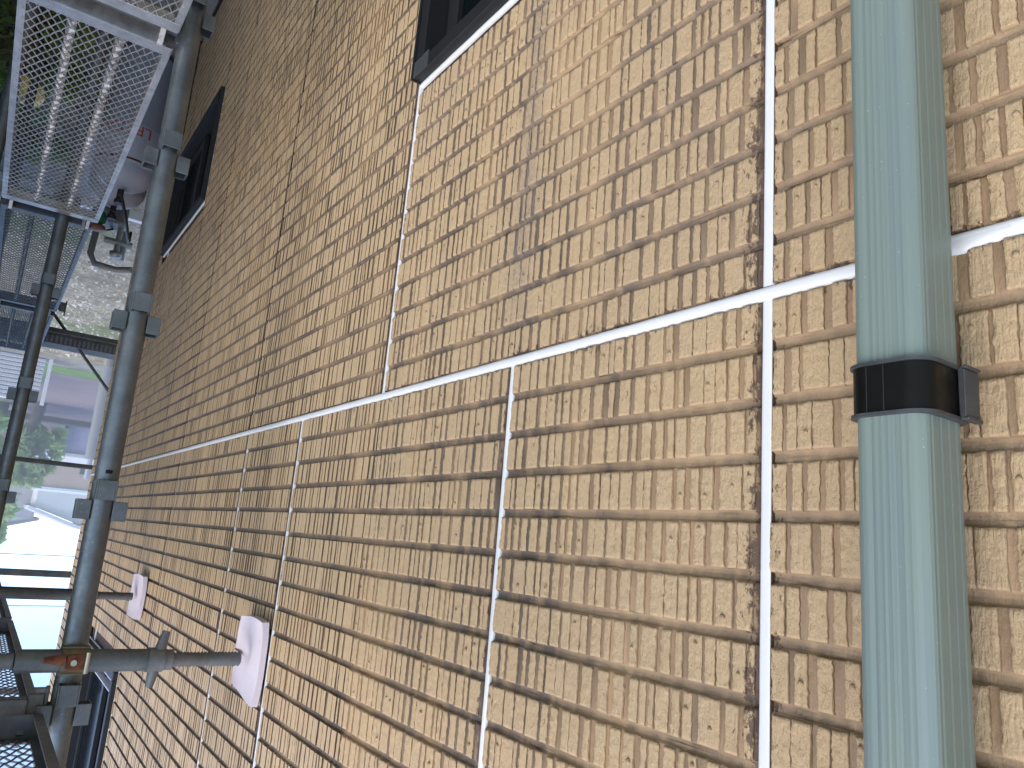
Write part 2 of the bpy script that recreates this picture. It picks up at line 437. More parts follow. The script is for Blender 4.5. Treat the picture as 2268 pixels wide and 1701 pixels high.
# wall core behind the boards, with the window openings left out
def core():
    m = MB()
    xs = sorted({CORNER, 1.37, *[o[0] for o in OPEN], *[o[1] for o in OPEN]})
    zs = sorted({GROUND, 2.74, *[o[2] for o in OPEN[:3]], *[o[3] for o in OPEN[:3]]})
    for i in range(len(xs) - 1):
        for j in range(len(zs) - 1):
            cx, cz = (xs[i] + xs[i + 1]) / 2, (zs[j] + zs[j + 1]) / 2
            if any(a < cx < b and c < cz < d for a, b, c, d in OPEN): continue
            m.box(xs[i] + (.004 if i == 0 else 0), xs[i + 1], -.16, -.0125, zs[j], zs[j + 1])
    m.build('wall_core', simple('wall_core', (.07, .045, .035), .8, 0, .2, 30), house)
    m = MB(); m.box(CORNER + .01, 1.37, -5.0, -.9, GROUND, 2.74); m.build('rear_wall', simple('rear_wall', (.30, .22, .14), .8, 0, .1), house)
core()
# the end wall and the folded corner piece
acc = Acc()
for k in range(-49, 48):
    z0, z1 = k * PIT, (k + 1) * PIT; sa, sb = z0 + .005, z1 - .005
    for (X_, y0, y1) in ((CORNER - .010, -5.0, -.002),):
        A = np.array([[[X_ + d_, y, z] for y in (y0, y1)] for z, d_ in ((z0, .006), (sa, .006), (sa + .001, 0), (sb - .001, 0), (sb, .006), (z1, .006))])
        acc.grid(A[:, ::-1], False, np.array([2, 2, 0, 0, 2, 2.])[:, None])
    A = np.array([[[x, (-.001 if 0 < i < 5 else 0) + yy, z] for x in (CORNER - .010, CORNER)] for i, (z, yy) in enumerate(((z0, -.006), (sa, -.006), (sa + .001, 0), (sb - .001, 0), (sb, -.006), (z1, -.006)))])
    acc.grid(A, False, np.array([2, 2, 0, 0, 2, 2.])[:, None])
V, F, Sm, L = acc.get(); np_mesh('end_wall', V, F, Sm, 'siding', house, L)

# sealant beads
def bead(name, pts_fn, length, w, prof_h=.0016, base=-.0055, seed=0, step=.006, parent=house, wv=.0006):
    """pts_fn(t) -> (origin, side vector); ribbon with a rounded top, a little uneven"""
    n = max(4, int(length / step)); r2 = np.random.default_rng(seed)
    wl = np.convolve(r2.normal(0, 1, n + 9), np.ones(8) / 8, 'valid')[:n + 1] * wv * 2
    wr = np.convolve(r2.normal(0, 1, n + 9), np.ones(8) / 8, 'valid')[:n + 1] * wv * 2
    while len(wl) < n + 1: wl = np.append(wl, 0); wr = np.append(wr, 0)
    m = MB(); vs = []; cols = [(-.5, base - .006), (-.5, base), (-.38, base + prof_h * .75), (-.15, base + prof_h), (.15, base + prof_h), (.38, base + prof_h * .75), (.5, base), (.5, base - .006)]
    for i in range(n + 1):
        o, sv = pts_fn(i / n)
        for c, y in cols:
            ww = w / 2 + (wl[i] if c < 0 else wr[i])
            vs.append((o[0] + sv[0] * c * 2 * ww, y + (0), o[2] + sv[2] * c * 2 * ww))
    fs = []; c8 = len(cols)
    for i in range(n):
        for j in range(c8 - 1): fs.append((i * c8 + j, (i + 1) * c8 + j, (i + 1) * c8 + j + 1, i * c8 + j + 1))
    m.add(vs, fs, True)
    return m.build('sealant_bead', 'seal', parent)
ZT, ZB = 2.72, GROUND + .12
for za, zb in ((.0085, ZT), (ZB, -.0105)):
    A = np.zeros((2, 4, 3)); lp = Acc()
    for i, z in enumerate((za, zb)):
        for j, (x, y) in enumerate(((.0059, -.010), (.0059, -.0016), (.0070, -.0016), (.0074, -.010))): A[i, j] = (x, y, z)
    lp.grid(A[:, ::-1], False, 3.0); V, F, Sm, L = lp.get(); np_mesh('siding_edge', V, F, Sm, 'siding', house, L)
for (n, up) in sorted(SEALED):
    X0 = -n * .455
    if n in (0, 1, 2, 3): base, w = -.0030, .0110
    elif n == 4 and up: base, w = -.0036, .0098
    else: base, w = -.0075, .0098
    if n == 0: base, w = -.0018, .0118
    if up: a_, b_ = .006, ZT
    else: a_, b_ = -.0075, ZB
    if n == 2 and not up: b_ = OPEN[0][3] + .003
    if n == 7 and up: b_ = OPEN[2][2] - .01
    spans_ = [(a_, b_)]
    if n == 7 and not up: spans_ = [(a_, OPEN[1][3] + .01), (OPEN[1][2] - .01, b_)]
    if n == 9: spans_ = [(a_, OPEN[2][2] - .01), (OPEN[2][3] + .01, b_)] if up else [(a_, OPEN[1][3] + .01), (OPEN[1][2] - .01, b_)]
    if n == 2 and not up: spans_ = [(a_, b_), (OPEN[0][2] - .01, ZB)]
    if n == 7 and up: spans_ = [(a_, b_), (OPEN[2][3] + .01, ZT)]
    for (za, zb) in spans_:
        bead('v', lambda t: ((X0, 0, za + (zb - za) * t), (-1 if zb > za else 1, 0, 0)), abs(zb - za), w, seed=n * 3 + up, base=base, wv=.0001 if n == 0 else (.0003 if n < 3 else .0006), prof_h=.0008 if n == 0 else .0016)
bead('h', lambda t: ((1.36 + (CORNER + .0 - 1.36) * t, 0, -.0005), (0, 0, -1)), 7, .0138, prof_h=.0026, base=-.0014, seed=99, wv=.0002)
# lumpy smear of sealant where the level joint passes behind the downpipe
m = MB()
for i in range(16):
    t = i / 15; m_x = .100 + .070 * t
ring = []
vs = []
for i in range(22):
    t = i / 21; x_ = .165 + .062 * t; h_ = .0066 + .0032 * math.exp(-((t - .35) / .30) ** 2) + .0005 * math.sin(t * 33); o_ = .0022 * math.exp(-((t - .25) / .3) ** 2)
    for c, y in ((-1, -.004), (-.8, -.0005), (-.3, .0012), (.3, .0014), (.8, .0002), (1, -.004)): vs.append((x_, y, c * h_ + o_))
m.add(vs, [(i * 6 + j, (i + 1) * 6 + j, (i + 1) * 6 + j + 1, i * 6 + j + 1) for i in range(21) for j in range(5)], True)
m.build('sealant_bead', 'seal', house, label='lumpy smear of white sealant beside the downpipe')

# windows
def window(rect, slide, style):
    a, b, c, d = rect
    w = empty('window'); w.parent = house
    f = MB(); fo = .018; fw = .034
    f.box(a, b, -.10, fo, d - fw, d); f.box(a, b, -.10, fo, c, c + fw)
    f.box(a, a + fw, -.10, fo - .0004, c + fw, d - fw); f.box(b - fw, b, -.10, fo - .0004, c + fw, d - fw)
    # outer thin flange
    f.box(a - .004, a, -.06, fo + .006, c - .004, d + .004)
    f.build('frame', 'frame', w, bevel=.002)
    if style == 'C':
        g = MB(); t_ = .007
        g.box(b - fw - t_, b - fw - .001, -.04, fo - .003, c + fw + .001, d - fw)
        g.box(a + fw, b - fw - t_, -.04, fo - .003, c + fw + .001, c + fw + t_)
        g.box(b - fw - .075, b - fw - .068, -.05, -.002, c + fw + .068, d - fw)
        g.box(a + fw, b - fw - .075, -.05, -.002, c + fw + .066, c + fw + .072)
        g.build('pale_rail', 'frame_pale', w)
    mid = (a + b) / 2; sw = .045
    def sash(x0, x1, y):
        s = MB()
        s.box(x0, x1, y - .022, y, d - fw - sw, d - fw - .008); s.box(x0, x1, y - .022, y, c + fw + .008, c + fw + sw)
        s.box(x0, x0 + sw, y - .022, y - .0004, c + fw + sw, d - fw - sw); s.box(x1 - sw, x1, y - .022, y - .0004, c + fw + sw, d - fw - sw)
        s.build('sash', 'frame', w, bevel=.0015)
    sash(a + fw + .004, mid + .025, -.028); sash(mid - .025, b - fw - .004, -.056)
    for (x0, x1, y) in ((a + fw + sw, mid - .01, -.040), (mid, b - fw - sw, -.068)):
        g = MB(); g.box(x0 - .01, x1 + .01, y - .006, y, c + fw + sw - .008, d - fw - sw + .008); g.build('glass', 'glass', w)
    bk = MB(); bk.box(a - .02, b + .02, -.84, -.80, c - .05, d + .05); bk.build('dark_room', simple('dark_room', (.02, .02, .02), .9), w)
    # sealant ring
    def ring(x0, z0, x1, z1, sv, sd_): bead('r', lambda t: ((x0 + (x1 - x0) * t, 0, z0 + (z1 - z0) * t), sv), math.hypot(x1 - x0, z1 - z0), .0115, prof_h=.0022, base=-.0035, seed=sd_, parent=w)
    q = .0052
    ring(b + q, d + q, a - q, d + q, (0, 0, -1), 5); ring(a - q, c - q, b + q, c - q, (0, 0, 1), 6)
    ring(b + q, c - q, b + q, d + q, (-1, 0, 0), 7); ring(a - q, d + q, a - q, c - q, (1, 0, 0), 8)
    return w
wa = window(OPEN[0], True, 'A'); wb = window(OPEN[1], True, 'B'); wc = window(OPEN[2], True, 'C')
tag(wa, label='dark window below the level joint near the downpipe'); tag(wb, label='low wide dark window behind the near scaffold post'); tag(wc, label='upper dark window with pale inner rails')
m = MB(); m.box(-.904, -.84, .0182, .0200, -.7445, -.7065); m.build('frame_corner_cap', simple('frame_cap', (.05, .055, .055), .5), wa)

# ---------------------------------------------------------------- downpipe
dp = empty('downpipe', (.1715, .060, GROUND)); tag(dp, 'pale green square plastic downpipe held to the beige wall by a black strap', 'downpipe')
def rrect(w, d, r, n=6):
    out = []
    for cx, cy, a0 in ((w / 2 - r, d / 2 - r, 0), (-w / 2 + r, d / 2 - r, 90), (-w / 2 + r, -d / 2 + r, 180), (w / 2 - r, -d / 2 + r, 270)):
        for i in range(n + 1):
            t = math.radians(a0 + 90 * i / n); out.append((cx + r * math.cos(t), cy + r * math.sin(t)))
    return out
def prism(prof, z0, z1, name, mat, parent, nz=2, smooth=True, cap=True, **kw):
    m = MB(); n = len(prof); vs = [(x, y, z0 + (z1 - z0) * i / (nz - 1)) for i in range(nz) for x, y in prof]
    m.add(vs, [(i * n + k, i * n + (k + 1) % n, (i + 1) * n + (k + 1) % n, (i + 1) * n + k) for i in range(nz - 1) for k in range(n)], smooth)
    if cap: m.add(vs[:n], [tuple(range(n - 1, -1, -1))]); m.add(vs[-n:], [tuple(range(n))])
    return m.build(name, mat, parent, **kw)
# pipe section with fine ribs along the side face and a soft crown on the front
pr = []
base = rrect(.0535, .060, .0105, 6)
dense = []
for i in range(len(base)):
    p, q = Vector(base[i]), Vector(base[(i + 1) % len(base)]); L_ = (q - p).length; k_ = max(1, int(L_ / .0016))
    for j in range(k_): dense.append(p.lerp(q, j / k_))
for i, p in enumerate(dense):
    x, y = p.x, p.y
    if y > .028: y += .0012 * (1 - (x / .027) ** 2) + .00022 * (i % 3 == 0) - .0004 * (abs(x - .006) < .0010) - .0004 * (abs(x + .012) < .001)
    if x > .025 and abs(y) < .026: x += .0010 * (1 - (y / .03) ** 2) - (.0006 if i % 7 == 0 else 0)
    pr.append((x, y))
prism(pr, -.03, 5.62, 'pipe', 'pipe', dp, smooth=False)
zs0 = .140 - GROUND
st = rrect(.0615, .0660, .0165, 10)
st = [(x + .0008, y + .0012) for x, y in st]
outer = [(x * 1.0, y) for x, y in st]
prism(outer, zs0 - .0195, zs0 + .0195, 'strap', 'strap', dp)
for dz in (-.0205, .0180):
    e_ = [(x * 1.06 + .0002, y * 1.055) for x, y in st]
    prism(e_, zs0 + dz, zs0 + dz + .0025, 'strap_rim', 'strap_edge', dp)
m = MB(); m.box(.0325, .0362, -.033, -.010, zs0 - .020, zs0 + .020); m.box(.0367, .0400, -.030, -.008, zs0 - .0205, zs0 - .0180); m.box(.0367, .0400, -.030, -.008, zs0 + .0180, zs0 + .0205)
m.box(.0367, .0382, -.030, -.008, zs0 - .0178, zs0 + .0178); m.build('clip', 'strap_edge', dp, bevel=.0008)
m = MB(); m.box(-.02, .020, -.054, -.032, zs0 - .012, zs0 + .012); m.build('wall_bracket', 'strap_edge', dp, bevel=.001)
m = MB()   # moulded mark lines on the strap
m.box(-.0125, -.0120, .0340, .0347, zs0 - .017, zs0 + .017); m.box(.0005, .0010, .0340, .0347, zs0 - .017, zs0 + .017)
m.build('moulded_frame', simple('moulded', (.03, .032, .03), .4), dp)
def raised_text(body, size, loc, rot, mat, parent, name):
    cu = bpy.data.curves.new(name, 'FONT'); cu.body = body; cu.size = size; cu.extrude = size * .04; cu.align_x = 'CENTER'; cu.align_y = 'CENTER'
    o = bpy.data.objects.new(name, cu); COL.objects.link(o)
    dg = bpy.context.evaluated_depsgraph_get(); me = bpy.data.meshes.new_from_object(o.evaluated_get(dg)); COL.objects.unlink(o); bpy.data.objects.remove(o)
    me.materials.clear(); me.materials.append(mat)
    r = bpy.data.objects.new(name, me); COL.objects.link(r); r.parent = parent; r.location = loc; r.rotation_euler = rot; return r

# ---------------------------------------------------------------- scaffold posts
def pocket(m, X_, y_, z_, ang):
    """U-shaped wedge pocket welded on the post, open at top and bottom"""
    r = Matrix.Rotation(ang, 3, 'Z'); c = Vector((X_, y_, z_))
    def bx(x0, x1, y0, y1, z0, z1):
        vs = [c + r @ Vector((x, y, z)) for x in (x0, x1) for y in (y0, y1) for z in (z0, z1)]
        m.add(vs, [(0, 1, 3, 2), (4, 6, 7, 5), (0, 4, 5, 1), (2, 3, 7, 6), (0, 2, 6, 4), (1, 5, 7, 3)])
    t = .0035; R0 = .022
    bx(R0, R0 + .030, -.021, -.021 + t, -.022, .022); bx(R0, R0 + .030, .021 - t, .021, -.022, .022); bx(R0 + .030 - t, R0 + .030, -.021 + t, .021 - t, -.022, .022)
def post(name_label, X_, y_, pockets, r=.0258, z1=2.9, mat='galv', grp='scaffold posts standing beside the wall', taper=None):
    p = empty('scaffold_post', (X_, y_, GROUND)); tag(p, name_label, 'scaffold post', grp)
    m = MB(); m.tube([(0, 0, 0.06), (0, 0, z1 - GROUND)], r, 28); m.build('tube', mat, p)
    b = MB(); b.box(-.06, .06, -.06, .06, 0, .006); b.tube([(0, 0, .006), (0, 0, .06)], .017, 14); b.build('base_jack', 'galv_dark', p)
    for z in pockets:
        q = MB()
        for ang in (PI / 2, -PI / 2): pocket(q, 0, 0, z - GROUND, ang)
        for ang in (0, PI): pocket(q, 0, 0, z - GROUND - .045, ang)
        q.tube([(0, 0, z - GROUND - .068), (0, 0, z - GROUND + .024)], r + .0012, 28, cap=False)
        q.build('wedge_pocket', mat, p, bevel=.0012)
    return p
post1 = post('nearest galvanised scaffold post crossing in front of both far windows', -1.50, .4085, [-2.3, -1.88, -1.45, -1.013, -.600, -.177, .266, .700, 1.13, 1.56])
post2 = post('second scaffold post rising between two mesh planks', -3.09, .553, [-2.3, -1.88, -1.45, -1.013, -.60, -.165, .236, .700, 1.13], r=.0250)
post1.rotation_euler = (.0065, 0, 0)
# joint collar on the near post
m = MB(); m.tube([(0, 0, .10 - GROUND + .10), (0, 0, .215 - GROUND)], .0272, 28); m.build('joint_collar', 'galv', post1)
m = MB(); m.lathe([(0.0, .0), (.0045, .0)], (0, 0, 0), 10); 
m = MB(); m.box(.0255, .0280, -.007, .007, .175 - GROUND, .183 - GROUND); m.build('pin_hole', simple('hole', (.005, .005, .005), .9), post1)

# ---------------------------------------------------------------- mesh planks
def plank(label, x0, x1, y0, y1, z, grp='expanded metal scaffold planks', fine=False, mat='galv_bright', hooks=True):
    p = empty('mesh_plank', (x0, y0, z)); tag(p, label, 'scaffold plank', grp)
    L_, W_ = x1 - x0, y1 - y0; r = MB()
    t = .003; H = .045
    for yy, s_ in ((0, 1), (W_, -1)):
        r = MB(); ya, yb = sorted((yy, yy + s_ * t)); r.box(0, L_, ya, yb, -H, 0)
        ya, yb = sorted((yy + s_ * t, yy + s_ * .018)); r.box(0, L_, ya, yb, -.003, .0015); r.box(0, L_, ya, yb, -H, -H + .003)
        r.build('side_rail', mat, p)
    for xx, s_ in ((0, 1), (L_, -1)):
        e_ = MB(); xa, xb = sorted((xx, xx + s_ * .004)); e_.box(xa, xb, t, W_ - t, -H, .001)
        xa, xb = sorted((xx, xx + s_ * .040)); e_.box(xa, xb, t, W_ - t, .001, .004)
        e_.build('end_channel', mat, p, bevel=.001)
    if hooks:
        for xx, s_ in ((0, -1), (L_, 1)):
            for yy in (.035, W_ - .035):
                h = MB(); h.bar((xx, yy, -.020), (xx + s_ * .045, yy, .016), .012, .030); h.bar((xx + s_ * .040, yy, .018), (xx + s_ * .066, yy, -.022), .012, .016)
                h.build('hook', mat, p)
    # longitudinal stiffeners with pressed dimples
    for yy in (W_ * .34, W_ * .66):
        s = MB(); s.box(.01, L_ - .01, yy - .011, yy + .011, -.014, -.0045)
        n = int(L_ / .036)
        for i in range(n):
            xx = .02 + i * .036
            s.add([(xx, yy - .010, -.0045), (xx + .018, yy - .010, -.0045), (xx + .018, yy + .010, -.0045), (xx, yy + .010, -.0045), (xx + .009, yy + .002, .0035)], [(0, 1, 4), (1, 2, 4), (2, 3, 4), (3, 0, 4)])
        s.build('stiffener', mat, p)
    # expanded metal: slit-and-stretched strands
    m = MB(); cx, cy = (.044, .0205) if not fine else (.036, .017)
    nx, ny = int(round((L_ - .03) / cx)), int(round((W_ - .03) / cy))
    cx, cy = (L_ - .02) / nx, (W_ - .02) / ny
    for i in range(nx):
        for j in range(ny):
            X0, Y0 = .01 + i * cx, .01 + j * cy
            a = Vector((X0, Y0 + cy / 2, -.001)); b = Vector((X0 + cx / 2, Y0 + cy, .0012)); c = Vector((X0 + cx, Y0 + cy / 2, -.001)); d = Vector((X0 + cx / 2, Y0, .0012))
            for q, w in ((a, b), (b, c), (c, d), (d, a)): m.bar(q, w, .0021, .0032, up=(.25, 0, 1))
    m.build('expanded_mesh', mat, p)
    return p
PZ = -.935; Y0, Y1 = .425, .772
plank('long mesh plank at foot level seen from above beside the near post', -3.05, -1.54, Y0, Y1, PZ)
plank('nearest mesh plank whose corner shows past the bright end channels', -1.46, .05, Y0 + .002, Y1, PZ)
plank('mesh plank beyond the second post over bare ground', -4.88, -3.13, Y0 + .015, Y1, PZ, mat='galv')
plank('farthest small mesh plank ending at the steel deck', -6.48, -5.00, Y0 + .02, Y1, PZ, mat='galv', fine=True)
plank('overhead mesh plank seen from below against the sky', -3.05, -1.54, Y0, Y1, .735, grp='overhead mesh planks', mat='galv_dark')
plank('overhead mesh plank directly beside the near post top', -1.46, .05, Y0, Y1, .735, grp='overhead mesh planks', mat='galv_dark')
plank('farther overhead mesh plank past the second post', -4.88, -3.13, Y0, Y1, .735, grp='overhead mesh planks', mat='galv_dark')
def transom(label, X_, y0, y1, z, r=.017, mat='galv'):
    t = empty('transom', (X_, y0, z)); tag(t, label, 'transom', 'transoms carrying the planks')
    m = MB(); m.box(-.018, .018, 0, y1 - y0, -.022, .022); m.build('beam', mat, t, bevel=.003)
    m = MB(); m.box(-.010, .010, -.03, .0, -.030, .030); m.box(-.006, .006, -.038, -.030, -.045, .055); m.build('wedge_head', mat, t, bevel=.002)
transom('bright transom under the plank ends at the near post', -1.50, .455, .80, PZ - .048)
transom('transom under the plank ends at the second post', -3.09, .585, .80, PZ - .048)
transom('transom under the plank ends past the second post', -4.94, .43, .80, PZ - .048)
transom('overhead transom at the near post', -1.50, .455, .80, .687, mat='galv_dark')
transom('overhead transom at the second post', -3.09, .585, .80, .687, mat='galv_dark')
# outer row of posts carrying the transoms
for i, (X_, lb) in enumerate(((-1.50, 'outer scaffold post opposite the near post'), (-3.09, 'outer scaffold post opposite the second post'), (-4.94, 'outer scaffold post beyond the second post'))):
    post(lb, X_, .828, [-.983, .687], grp='outer scaffold posts')

# scaffold round the end of the house
XE = -6.50
def ledger(label, y0, y1, z, h=.034, X_=XE, mat='black_steel', w=.034):
    o = MB(); o.box(-w / 2, w / 2, 0, y1 - y0, -h / 2, h / 2); q = o.build('ledger', mat, None, bevel=.006); q.location = (X_, y0, z)
    tag(q, label, 'ledger', 'dark ledgers round the end of the house')
ledger('lowest dark ledger just above the steel deck', -1.6, .83, -.098, .036)
ledger('dark ledger below the wall strut, thin', -1.6, .83, .745, .05)
ledger('highest dark ledger behind the wall strut', -1.6, .83, 1.60, .045)
dk = empty('steel_deck', (XE, -1.6, -1.02)); tag(dk, 'dark punched steel deck board spanning the end scaffold', 'deck board')
m = MB(); m.box(-.12, .12, 0, 2.4, -.030, .0); m.box(-.12, -.117, 0, 2.4, -.085, -.030); m.box(.117, .12, 0, 2.4, -.085, -.030); m.build('deck', 'black_steel', dk)
m = MB()
for i in range(74): m.box(.120, .124, .02 + i * .032, .038 + i * .032, -.062, -.006)
m.build('pressed_ribs', 'galv_dark', dk)
m = MB(); m.box(.105, .125, 0, 2.4, -.125, -.088); m.build('lower_rail', 'black_steel', dk, bevel=.004)
def brace(label, a, b, r=.012):
    o = MB(); a = Vector(a); b = Vector(b); o.tube([(0, 0, 0), b - a], r, 12); q = o.build('brace', 'black_steel', None); q.location = a; tag(q, label, 'brace', 'diagonal braces of the end scaffold')
brace('thin dark diagonal brace crossing behind the steel deck', (XE + .05, .46, -1.33), (XE + .05, -.22, -.58))
for y_, lb in ((-1.6, 'end scaffold post hidden behind the house'), (.85, 'end scaffold post at the outer corner')):
    post(lb, XE, y_, [-.98, .745], grp='end scaffold posts', mat='galv_dark')
# second guard tube just beyond ledger
def sheet_mat():
    k = NB('scaffold_sheet_mesh'); t = k.t; out = t.nodes['Material Output']
    tr = k.n('ShaderNodeBsdfTransparent'); df = k.n('ShaderNodeBsdfTranslucent'); d2 = k.n('ShaderNodeBsdfDiffuse')
    tr.inputs[0].default_value = (1, 1, 1, 1); df.inputs[0].default_value = (.85, .85, .88, 1); d2.inputs[0].default_value = (.85, .85, .88, 1)
    mx = k.n('ShaderNodeMixShader'); mx.inputs[0].default_value = .5; k.l(df.outputs[0], mx.inputs[1]); k.l(d2.outputs[0], mx.inputs[2])
    m2 = k.n('ShaderNodeMixShader'); m2.inputs[0].default_value = .33; k.l(tr.outputs[0], m2.inputs[1]); k.l(mx.outputs[0], m2.inputs[2])
    k.l(m2.outputs[0], out.inputs[0]); return k.m
m = MB(); ny = 60
vs = []
for i in range(ny + 1):
    y_ = -1.7 + 3.6 * i / ny
    for j in range(9):
        z_ = -.98 + 3.8 * j / 8; vs.append((-6.72 + .012 * math.sin(y_ * 9 + z_ * 1.3) + .006 * math.sin(z_ * 5 + y_), y_, z_))
m.add(vs, [(i * 9 + j, i * 9 + j + 1, (i + 1) * 9 + j + 1, (i + 1) * 9 + j) for i in range(ny) for j in range(8)], True)
sh = m.build('scaffold_sheet', sheet_mat(), None); tag(sh, 'translucent white mesh sheet hung on the far end of the scaffold', 'mesh sheet')

# ---------------------------------------------------------------- wall struts with screw jacks and foam pads
def strut(label, X_, z_, y_tube0, y_tube1, y_rod, clamp_y=None, left_thread=True, rt=.0235, rr=.0172, dark='galv', outer=1.0):
    s = empty('wall_strut', (X_, y_tube1, z_)); tag(s, label, 'wall strut', 'struts pressing on the wall')
    def Y(y): return y - y_tube1
    m = MB(); m.tube([(0, Y(y_tube0), 0), (0, Y(y_tube1), 0)], rt, 28); m.build('tube', dark, s)
    def rod(ya, yb, name):
        n = int(abs(yb - ya) / .0038); pts = []; rs = []
        for i in range(n + 1): pts.append((0, Y(ya + (yb - ya) * i / n), 0)); rs.append(rr if i % 2 else rr * .80)
        q = MB(); q.tube(pts, rr, 20, rs=rs); q.build(name, dark if dark != 'galv' else 'galv_dark', s)
    rod(y_tube1 - .001, y_rod, 'threaded_rod')
    if left_thread: rod(y_tube0 + .001, y_tube0 + .20, 'threaded_rod')
    w = MB(); w.tube([(0, Y(y_tube1 + .012), 0), (0, Y(y_tube1 - .022), 0)], .0265, 18); w.tube([(0, Y(y_tube1 - .0225), 0), (0, Y(y_tube1 - .040), 0)], .0225, 18)
    w.tube([(0, Y(y_tube1 - .006), .020), (.002, Y(y_tube1 - .001), .058)], .0095, 12, rs=[.013, .0085]); w.tube([(0, Y(y_tube1 - .012), -.020), (-.002, Y(y_tube1 - .020), -.062)], .0095, 12, rs=[.013, .0085])
    w.build('wing_nut', 'galv_dark', s)
    if clamp_y is not None:
        c = MB(); c.tube([(0, Y(clamp_y - .026), 0), (0, Y(clamp_y + .026), 0)], rt + .0035, 24, cap=False)
        c.box(-.026, .006, Y(clamp_y - .026), Y(clamp_y + .026), -.029, .029)
        cc = c.build('clamp', 'brass', s, bevel=.001)
        c = MB(); c.box(.0255, .031, Y(clamp_y - .018), Y(clamp_y + .018), -.017, .015); c.tube([(.026, Y(clamp_y + .022), -.006), (.031, Y(clamp_y + .060), -.006)], .0085, 12, rs=[.0125, .006])
        c.build('clamp_bolt', 'rust', cc, bevel=.003)
        c = MB(); c.tube([(.0318, Y(clamp_y - .021), -.021), (.0318, Y(clamp_y - .021), .021)], .0045, 12); c.tube([(.026, Y(clamp_y + .004), .0), (.0335, Y(clamp_y + .004), .0)], .0062, 12); c.build('clamp_pin', simple('pin', (.5, .48, .36), .35, .7), cc)
    return s
strut('near galvanised wall strut with rusty clamp and wing nut pressing a foam pad', -1.447, .583, .497, .233, .040, clamp_y=.388)
strut('far dark wall strut pressing the smaller foam pad beyond the near post', -3.03, .588, .60, .20, .030, left_thread=False, dark='black_steel', rt=.0225, rr=.0165)
def pad(label, loc, w, h, t, seed, notch):
    """soft foam block with a curled edge, hollow pressed by the rod end"""
    nx, nz = 18, 22; r3 = random.Random(seed); m = MB(); F_ = []; B_ = []
    for j in range(nz + 1):
        for i in range(nx + 1):
            u, v = i / nx * 2 - 1, j / nz * 2 - 1
            x = u * w / 2 * (1 - .22 * abs(v) ** 2.5 * (1 if u < 0 else .25)) - .010 * (1 - v * v) * (u < -.7) ; z = v * h / 2 * (1 - .05 * u * u) + notch * .014 * u * (v > 0)
            curl = .010 * max(0, -u) ** 2 + .006 * abs(v) ** 3
            y = t + curl - .005 * math.exp(-((u + .3) ** 2 + v * v) / .05)
            F_.append((x, y, z)); B_.append((x * 1.02, curl * .5, z * 1.01))
    n1 = nx + 1
    m.add(F_, [(j * n1 + i, (j + 1) * n1 + i, (j + 1) * n1 + i + 1, j * n1 + i + 1) for j in range(nz) for i in range(nx)], True)
    m.add(B_, [(j * n1 + i, j * n1 + i + 1, (j + 1) * n1 + i + 1, (j + 1) * n1 + i) for j in range(nz) for i in range(nx)], True)
    per = [i for i in range(n1)] + [j * n1 + nx for j in range(1, nz + 1)] + [nz * n1 + i for i in range(nx - 1, -1, -1)] + [j * n1 for j in range(nz - 1, 0, -1)]
    N = len(per); vs = [F_[k] for k in per] + [B_[k] for k in per]
    m.add(vs, [(k, (k + 1) % N, N + (k + 1) % N, N + k) for k in range(N)], False)
    o = m.build('foam_pad', 'foam', None); o.location = loc; tag(o, label, 'foam pad', 'pink foam pads on the wall'); return o
pad('larger pale pink foam pad between the near strut and the wall', (-1.448, .004, .577), .160, .180, .013, 1, 1)
pad('smaller pale pink foam pad at the far strut', (-3.00, .004, .583), .18, .172, .014, 2, 0)

# ---------------------------------------------------------------- ground
def ground_mat():
    k = NB('yard_ground'); P = k.coord(); a_ = k.noise(P, 3.0, 6, .7); b_ = k.noise(P, 24, 6, .75); c_ = k.noise(P, .6, 3)
    c = k.ramp(b_, [(.33, (.17, .155, .11)), (.5, (.34, .32, .25)), (.64, (.56, .54, .46))])
    c = k.mix(k.ramp(a_, [(.42, 0.), (.6, .7)]), c, (.16, .14, .10))
    c = k.mix(k.ramp(c_, [(.5, 0.), (.62, .6)]), c, (.10, .15, .045))
    return k.fin(c, .9, k.bump(b_, .03))
g = MB(); g.box(-320, 120, -160, 160, GROUND - .3, GROUND); tag(g.build('ground', ground_mat(), None), kind='structure')
g = MB(); g.box(-7.9, 1.4, 0.0, .46, GROUND, GROUND + .03); tag(g.build('concrete_path', simple('path_concrete', (.26, .26, .245), .9, 0, .2, 9, .004), None), kind='structure')
g = MB(); g.box(-7.98, -7.90, -2.2, 2.4, GROUND, GROUND + .10); tag(g.build('kerb', simple('pale_kerb', (.72, .72, .72), .7, 0, .08, 9), None), kind='structure')
g = MB(); g.box(-23, -18.6, -9, 9, GROUND, GROUND + .008); tag(g.build('lawn', simple('lawn', (.13, .24, .04), .95, 0, .3, 6, .03), None), kind='structure')
g = MB(); g.box(-29, -19.6, -9, -.15, GROUND, GROUND + .016); tag(g.build('road', simple('pinkish_paving', (.23, .175, .18), .9, 0, .12, 2, .004), None), kind='structure')
g = MB(); g.box(-29.4, -29.0, -12, 6, GROUND, GROUND + .20); tag(g.build('road_kerb', simple('road_kerb', (.10, .09, .085), .9), None), kind='structure')
